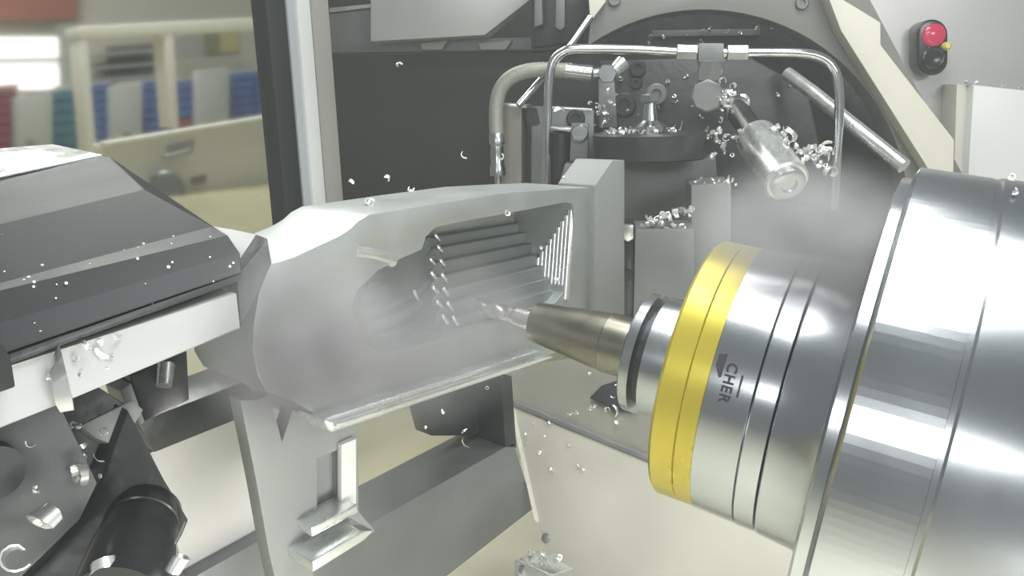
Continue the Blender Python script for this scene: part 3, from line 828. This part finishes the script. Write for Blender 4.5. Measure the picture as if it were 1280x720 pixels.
gf = thing('gantry_frame', 'cream gantry frame with two posts beyond the window', 'frame', Yp(112, 195, 2.8))
yg = 2.9
mk('top_rail', pz([Yp(x, y, yg) for x, y in [(97, 33), (400, 18), (400, 33), (98, 49)]], YV * 0.12), M_CREAM, gf, bevel=0.008)
for xa, ya, xb, yb, wd in ((99, 48, 114, 215, 11), (206, 42, 214, 160, 12)):
    mk('post', pz([Yp(xa, ya, yg + 0.003), Yp(xa + wd, ya, yg + 0.003), Yp(xb + wd - 2, yb, yg + 0.003), Yp(xb, yb, yg + 0.003)], YV * 0.10), M_CREAM, gf, bevel=0.006)

# drawer cabinets: grey uprights and small coloured drawers
ydc = 3.7
cabs = [(-110, 22, 118, 205, M_WINE, 'wall of dark red drawers at the far end of the workshop cabinets', 7),
        (64, 98, 112, 200, M_TEAL, 'teal drawer cabinet between the grey cabinet doors and the gantry post', 6),
        (100, 140, 105, 198, M_BLUE, 'blue drawer cabinet directly behind the first gantry post', 8),
        (178, 210, 100, 190, M_BLUE, 'blue drawer cabinet between a grey door and the second gantry post', 7),
        (213, 250, 100, 186, M_WINE, 'blue and dark red drawer cabinet right of the second gantry post', 7),
        (285, 352, 90, 176, M_BLUE, 'wide blue drawer cabinet beside the black window seal', 8)]
for xa, xb, yt, yb, m_, lab_, nd in cabs:
    cx = (xa + xb) / 2
    t = thing('drawer_cabinet', lab_, 'cabinet', Yp(cx, yb, ydc), 'drawer cabinets in the workshop')
    sl = -0.10
    def K(x, y, dy=0.0):
        return Yp(x, y + sl * (x - xa), ydc + dy)
    mk('cabinet_body', pz([K(xa, yt), K(xb, yt), K(xb, yb), K(xa, yb)], YV * 0.3), M_CAB, t)
    lo_ = min(K(xa, yb).z, K(xb, yb).z)
    if lo_ > zfl:
        pa, pb_ = K(xa, yb), K(xb, yb)
        mk('plinth', pz([pa + ZV * 0.002, pb_ + ZV * 0.002, Vector((pb_.x, pb_.y, zfl)), Vector((pa.x, pa.y, zfl))], YV * 0.28), M_CAB, t)
    ncol = 1 if xb - xa < 45 else 2 if xb - xa < 80 else 4
    for c in range(ncol):
        u0 = xa + (xb - xa) * c / ncol + 1.5; u1 = xa + (xb - xa) * (c + 1) / ncol - 1.5
        for r in range(nd):
            v0 = yt + 3 + (yb - yt - 4) * r / nd; v1 = yt + 3 + (yb - yt - 4) * (r + 1) / nd - 2.2
            mm = m_
            if m_ is M_WINE and xa == 213 and r < 4:
                mm = M_BLUE
            if m_ is M_TEAL and r > 3:
                mm = M_TEAL
            mk('drawer', pz([K(u0, v0, -0.03), K(u1, v0, -0.03), K(u1, v1, -0.03), K(u0, v1, -0.03)], YV * 0.029), mm, t)
for xa, xb, yt, yb, lab_ in ((20, 66, 122, 205, 'grey cabinet door leaf beside the lit workshop window'), (140, 178, 108, 195, 'grey cabinet door leaf between the two gantry posts'), (248, 287, 88, 182, 'grey cabinet door leaf beside the wide blue drawer cabinet')):
    t = thing('locker', lab_, 'cabinet', Yp((xa + xb) / 2, yb, ydc - 0.05), 'grey workshop lockers')
    mk('locker_body', pz([Yp(xa, yt, ydc - 0.1), Yp(xb, yt - 4, ydc - 0.1), Yp(xb, yb - 4, ydc - 0.1), Yp(xa, yb, ydc - 0.1)], YV * 0.06), M_CAB, t, bevel=0.006)
    pa, pb_ = Yp(xa, yb, ydc - 0.1), Yp(xb, yb - 4, ydc - 0.1)
    if min(pa.z, pb_.z) > zfl:
        mk('plinth', pz([pa, pb_, Vector((pb_.x, pb_.y, zfl)), Vector((pa.x, pa.y, zfl))], YV * 0.05), M_CAB, t)
    mk('locker_handle', pz([Yp(xa + 14, yb - 34, ydc - 0.125), Yp(xa + 24, yb - 35, ydc - 0.125), Yp(xa + 24, yb - 31, ydc - 0.125), Yp(xa + 14, yb - 30, ydc - 0.125)], YV * 0.02), M_ALUW, t)
sh = thing('wall_shelf', 'grey wall shelf with rails above the drawer cabinets', 'shelf', Yp(170, 100, 5.15))
for yy in (66, 82, 97):
    mk('shelf_board', pz([Yp(135, yy, 5.15), Yp(212, yy - 6, 5.15), Yp(212, yy - 2, 5.15), Yp(135, yy + 4, 5.15)], YV * 0.3), M_CAB, sh)
mk('shelf_back', pz([Yp(135, 58, 5.46), Yp(212, 52, 5.46), Yp(212, 100, 5.46), Yp(135, 106, 5.46)], YV * 0.03), M_BRONZE, sh)
wbn = thing('wall_board', 'grey wall board with an olive and a yellow panel', 'board', Yp(260, 75, 5.15))
mk('board_sheet', pz([Yp(222, 46, 5.15), Yp(300, 38, 5.15), Yp(300, 68, 5.15), Yp(222, 74, 5.15)], YV * 0.05), M_CAB, wbn)
mk('olive_panel', pz([Yp(258, 42, 5.12), Yp(275, 40, 5.12), Yp(275, 66, 5.12), Yp(258, 68, 5.12)], YV * 0.025), mat('olive_board', (0.20, 0.19, 0.10), 0.6), wbn)
mk('yellow_panel', pz([Yp(275, 40, 5.12), Yp(298, 37, 5.12), Yp(298, 64, 5.12), Yp(275, 66, 5.12)], YV * 0.025), mat('yellow_board', (0.48, 0.42, 0.16), 0.6), wbn)
wbx = mk('upper_locker', pz([Yp(-160, -60, 5.39), Yp(96, -60, 5.39), Yp(98, 24, 5.39), Yp(-160, 30, 5.39)], YV * 0.1), M_BRICK, bevel=0.01)
tag(wbx, 'red brown wall locker above the lit workshop window', 'cabinet')

# ------------------------------------------------------------------ chips
def chip_bm(seed, width, length, curl, twist):
    rnd = random.Random(seed)
    bm = bmesh.new()
    n = 9
    th_ = 0.00022
    rows = []
    ang = 0.0
    p = Vector((0, 0, 0))
    for i in range(n + 1):
        t = i / n
        wv = width * (0.35 + 0.65 * math.sin(math.pi * (0.12 + 0.8 * t)))
        d = Vector((math.cos(ang), 0, math.sin(ang)))
        nn = Vector((-math.sin(ang), 0, math.cos(ang)))
        sd = Vector((0, math.cos(twist * t), 0)) + nn * math.sin(twist * t)
        jag = 1 + 0.25 * rnd.uniform(-1, 1)
        rows.append([bm.verts.new(p + sd * wv * 0.5 * jag + nn * th_), bm.verts.new(p - sd * wv * 0.5 + nn * th_), bm.verts.new(p - sd * wv * 0.5 - nn * th_), bm.verts.new(p + sd * wv * 0.5 * jag - nn * th_)])
        p = p + d * (length / n) + Vector((0, 0.25 * width / n, 0))
        ang += curl / n * (0.7 + 0.6 * t)
    for A_, B_ in zip(rows, rows[1:]):
        for i in range(4):
            bm.faces.new((A_[i], A_[(i + 1) % 4], B_[(i + 1) % 4], B_[i]))
    bm.faces.new(rows[0]); bm.faces.new(rows[-1])
    c = sum((v.co for v in bm.verts), Vector()) / len(bm.verts)
    for v in bm.verts:
        v.co -= c
    bmesh.ops.recalc_face_normals(bm, faces=bm.faces)
    return bm


CHIPS = []
for i in range(10):
    rnd = random.Random(100 + i)
    bm = chip_bm(i, rnd.uniform(0.0020, 0.0034), rnd.uniform(0.006, 0.013), rnd.uniform(2.0, 6.5) * rnd.choice((1, -1)), rnd.uniform(-1.2, 1.2))
    me = bpy.data.meshes.new('aluminium_chip'); bm.to_mesh(me); bm.free()
    me.materials.append(M_CHIP); finish(me, 50)
    CHIPS.append(me)


def chip(p, label, group=None, scale=1.0, name='aluminium_chip'):
    o = bpy.data.objects.new(name, random.choice(CHIPS)); COL.objects.link(o)
    o.location = p
    o.rotation_euler = (random.uniform(0, 6.28), random.uniform(0, 6.28), random.uniform(0, 6.28))
    o.scale = (scale,) * 3
    return tag(o, label, 'metal chip', group)


def U(a, b):
    return random.uniform(a, b)


def heap(n, f, label, group, s0=0.7, s1=1.2):
    for i in range(n):
        chip(f(i / max(1, n - 1)), label, group, U(s0, s1))


def gauss(c, sx, sz, sn):
    return lambda t: c + TV * random.gauss(0, sx) + ZV * random.gauss(0, sz) + NV * random.gauss(0, sn)


def on_disc(t):
    a = U(0, 6.28); r = U(0.02, 0.056)
    return c0 + ZV * 0.0155 + Vector((math.cos(a), math.sin(a), 0)) * r


heap(26, on_disc, 'bright curled chip lying on top of the dark clamp disc', 'chips on the clamp disc', 1.0, 1.8)
heap(22, gauss(Bp(898, 178, 0.835), 0.010, 0.009, 0.008), 'bright curled chip in the nest hanging at the edge of the clamp disc', 'chips at the disc edge', 1.0, 1.7)
heap(18, gauss(Bp(756, 140, 0.915), 0.010, 0.011, 0.008), 'small bright chip caught beside the hexagonal elbow fitting', 'chips below the elbow fitting', 0.9, 1.5)
heap(36, lambda t: Bp(U(968, 1042), 0, 0.80) * 0 + Bp(966 + 72 * t + U(-10, 10), 168 + 34 * t + U(-18, 14), U(0.79, 0.83)), 'bright chip in the tangle right of the inclined cylinder', 'chips beside the inclined cylinder', 1.2, 2.3)
heap(32, lambda t: (lambda x: Bp(x, U(284 - 30 * max(0, (x - 792) / 75), 287), U(0.745, 0.775)))(U(796, 866)), 'bright chip in the heap on the stepped block', 'chips on the stepped block', 1.0, 1.8)
heap(14, lambda t: Bp(U(868, 925), U(222, 232), U(0.765, 0.785)), 'small chip along the upper edge of the taller grey block', 'chips on the taller grey block', 0.5, 0.9)
heap(14, gauss(Bp(914, 112, 0.82), 0.007, 0.014, 0.008), 'bright chip stuck to the branch valve outlet', 'chips on the branch valve', 0.9, 1.6)
heap(12, lambda t: Bp(U(808, 965), U(28, 58), 1.13), 'small chip stuck to the dark turntable face', 'chips on the turntable', 0.9, 1.6)
heap(16, lambda t: (lambda x: Bp(x, 103 + (x - 1200) * 0.12 + U(-4, 3), U(1.15, 1.19)))(U(1200, 1280)), 'small chip lying along the top of the white wall cover box', 'chips on the wall cover box', 0.6, 1.1)
def on_drum(t):
    s_, a_ = U(b1 + 0.006, b1 + 0.028), U(-0.40, 0.35)
    rad = (ZV - AX * ZV.dot(AX)).normalized()
    sd = AX.cross(rad)
    return FL + AX * s_ + (rad * math.cos(a_) + sd * math.sin(a_)) * 0.1165
heap(14, on_drum, 'bright chip lying on top of the spindle drum', 'chips on the spindle drum', 0.5, 1.0)
heap(11, lambda t: (lambda x: P(x, U(440, 490) - 0.3 * (x - 70), 0.268 + (x - 20) * 0.000179))(U(60, 150)), 'bright chip heaped on the end of the pale square bar', 'chips on the square bar', 0.35, 0.8)
heap(12, lambda t: P(U(84, 130), U(528, 604), 0.352), 'small chip lodged in the dark recess of the pivot bracket', 'chips in the bracket recess', 0.4, 0.8)
heap(12, lambda t: PP(U(650, 730), U(515, 600), 0.002), 'small chip sticking to the folded cover sheet below the fold', 'chips on the lower cover sheet', 0.6, 1.0)
heap(6, lambda t: PP(U(680, 800), U(455, 530), 0.002), 'small chip sticking to the folded cover sheet above the fold', 'chips on the upper cover sheet', 0.6, 1.0)
heap(11, lambda t: P(U(660, 705), U(690, 712), U(0.575, 0.59)), 'bright chip heaped on the small corner bracket', 'chips on the corner bracket', 0.7, 1.3)
heap(6, lambda t: P(U(735, 790), U(478, 512), 0.60), 'bright chip at the dark cut out of the folded cover', 'chips at the cover cut out', 0.7, 1.1)
heap(22, lambda t: P(U(430, 720), U(60, 560), U(0.33, 0.55)), 'chip flying loose through the coolant spray', 'flying chips', 0.4, 0.8)
heap(18, lambda t: Bp(U(760, 1000), U(90, 160), 0.947), 'bright chip added as a glint on the face of the big dark clamp body', 'glint chips on the rear clamp body', 0.7, 1.5)  # chips added to give the dark body its glints
# larger single chips
big = [(462, 256, 0.405, 1.8, 'curled chip standing alone on top of the milled workpiece'),
       (100, 592, 0.335, 1.9, 'long bright curl lying on the pivot bracket above the drum'),
       (36, 556, 0.322, 0.7, 'bright flake on the pivot bracket arm under the bar'),
       (44, 612, 0.318, 0.7, 'bright flake beside the round pivot hole'),
       (58, 645, 0.313, 2.6, 'broad rounded chip across the lower edge of the pivot bracket arm'),
       (18, 700, 0.308, 1.9, 'curled chip at the very bottom corner of the pivot bracket'),
       (130, 706, 0.315, 2.1, 'curved chip at the lower end of the black drum'),
       (222, 704, 0.332, 2.6, 'broad white chip between the drum rim and the cradle frame'),
       (75, 470, 0.272, 2.2, 'wide scooped chip at the corner of the pale square bar'),
       (108, 432, 0.281, 0.9, 'hook shaped chip standing on the pale square bar')]
for x, y, d, s_, lab_ in big:
    chip(P(x, y, d), lab_, None, s_)

# droplets on the black clamping head
bm = bmesh.new()
for i in range(46):
    t = U(0, 1); q = U(0, 1)
    pr, pl_ = rp[3:9], lp[3:9]
    j = int(q * 4.999); f = q * 4.999 - j
    A_ = P(*pr[j]).lerp(P(*pr[j + 1]), f); B_ = P(*pl_[j]).lerp(P(*pl_[j + 1]), f)
    p = A_.lerp(B_, t)
    r = U(0.0003, 0.0008)
    bmesh.ops.create_icosphere(bm, subdivisions=1, radius=r, matrix=Matrix.Translation(p))
dl = mk('coolant_droplets', bm, mat('coolant_droplet', (0.8, 0.83, 0.82), 0.1))
dl['kind'] = 'stuff'; dl['label'] = 'small pale coolant droplets on the black clamping head'

# ------------------------------------------------------------------ coolant spray and haze
def mist(name, c, rad, dens, label, sx=1.0, sy=1.0, sz=1.0, nsc=2.0):
    m = bpy.data.materials.new(name); m.use_nodes = True
    nt = m.node_tree
    nt.nodes.remove(nt.nodes['Principled BSDF'])
    out = nt.nodes['Material Output']
    vol = nt.nodes.new('ShaderNodeVolumeScatter')
    vol.inputs['Color'].default_value = (0.97, 0.99, 0.98, 1); vol.inputs['Anisotropy'].default_value = 0.2
    tc = nt.nodes.new('ShaderNodeTexCoord')
    ln = nt.nodes.new('ShaderNodeVectorMath'); ln.operation = 'LENGTH'
    nt.links.new(tc.outputs['Object'], ln.inputs[0])
    mr = nt.nodes.new('ShaderNodeMapRange'); mr.interpolation_type = 'SMOOTHSTEP'
    mr.inputs['From Min'].default_value = 1.0; mr.inputs['From Max'].default_value = 0.1
    mr.inputs['To Max'].default_value = dens
    nt.links.new(ln.outputs['Value'], mr.inputs['Value'])
    ns = nt.nodes.new('ShaderNodeTexNoise'); ns.inputs['Scale'].default_value = nsc; ns.inputs['Detail'].default_value = 2
    nt.links.new(tc.outputs['Object'], ns.inputs['Vector'])
    r2 = nt.nodes.new('ShaderNodeMapRange')
    r2.inputs['From Min'].default_value = 0.35; r2.inputs['From Max'].default_value = 0.65; r2.inputs['To Min'].default_value = 0.25
    nt.links.new(ns.outputs['Fac'], r2.inputs['Value'])
    mu = nt.nodes.new('ShaderNodeMath'); mu.operation = 'MULTIPLY'
    nt.links.new(mr.outputs[0], mu.inputs[0]); nt.links.new(r2.outputs[0], mu.inputs[1])
    nt.links.new(mu.outputs[0], vol.inputs['Density'])
    nt.links.new(vol.outputs[0], out.inputs['Volume'])
    bm = bmesh.new()
    bmesh.ops.create_icosphere(bm, subdivisions=3, radius=1.0)
    me = bpy.data.meshes.new(name); bm.to_mesh(me); bm.free(); me.materials.append(m)
    o = bpy.data.objects.new(name, me); COL.objects.link(o)
    o.location = c; o.scale = (rad * sx, rad * sy, rad * sz)
    o['kind'] = 'stuff'; o['label'] = label
    return o


mist('coolant_mist', P(375, 425, 0.33), 0.05, 80, 'white coolant spray at the near end of the workpiece', nsc=1.6)
mist('coolant_mist', P(560, 420, 0.40), 0.065, 34, 'thin white coolant spray around the cutter', 1.2, 0.6, 0.8)
mist('coolant_mist', P(465, 455, 0.36), 0.05, 40, 'white coolant spray below the pocket of the workpiece', 1.3, 0.7, 0.8)
mist('coolant_mist', P(1012, 322, 0.335), 0.055, 75, 'white coolant spray over the spindle nose', 0.8, 1.2, 0.9, 1.2)


hz_ = bpy.data.materials.new('coolant_haze'); hz_.use_nodes = True
nt = hz_.node_tree; nt.nodes.remove(nt.nodes['Principled BSDF'])
vs = nt.nodes.new('ShaderNodeVolumeScatter'); vs.inputs['Density'].default_value = 0.07; vs.inputs['Color'].default_value = (0.94, 1.0, 0.98, 1)
nt.links.new(vs.outputs[0], nt.nodes['Material Output'].inputs['Volume'])
bm = bmesh.new()
prism(bm, [Vector((-0.3, -0.3, 0.93)), Vector((1.55, -0.3, 0.93)), Vector((0.70, 0.96, 0.93)), Vector((-0.3, 0.96, 0.93))], Vector((0, 0, 0.80)))
hzo = mk('coolant_haze', bm, hz_)
hzo['kind'] = 'stuff'; hzo['label'] = 'thin coolant haze filling the machine'
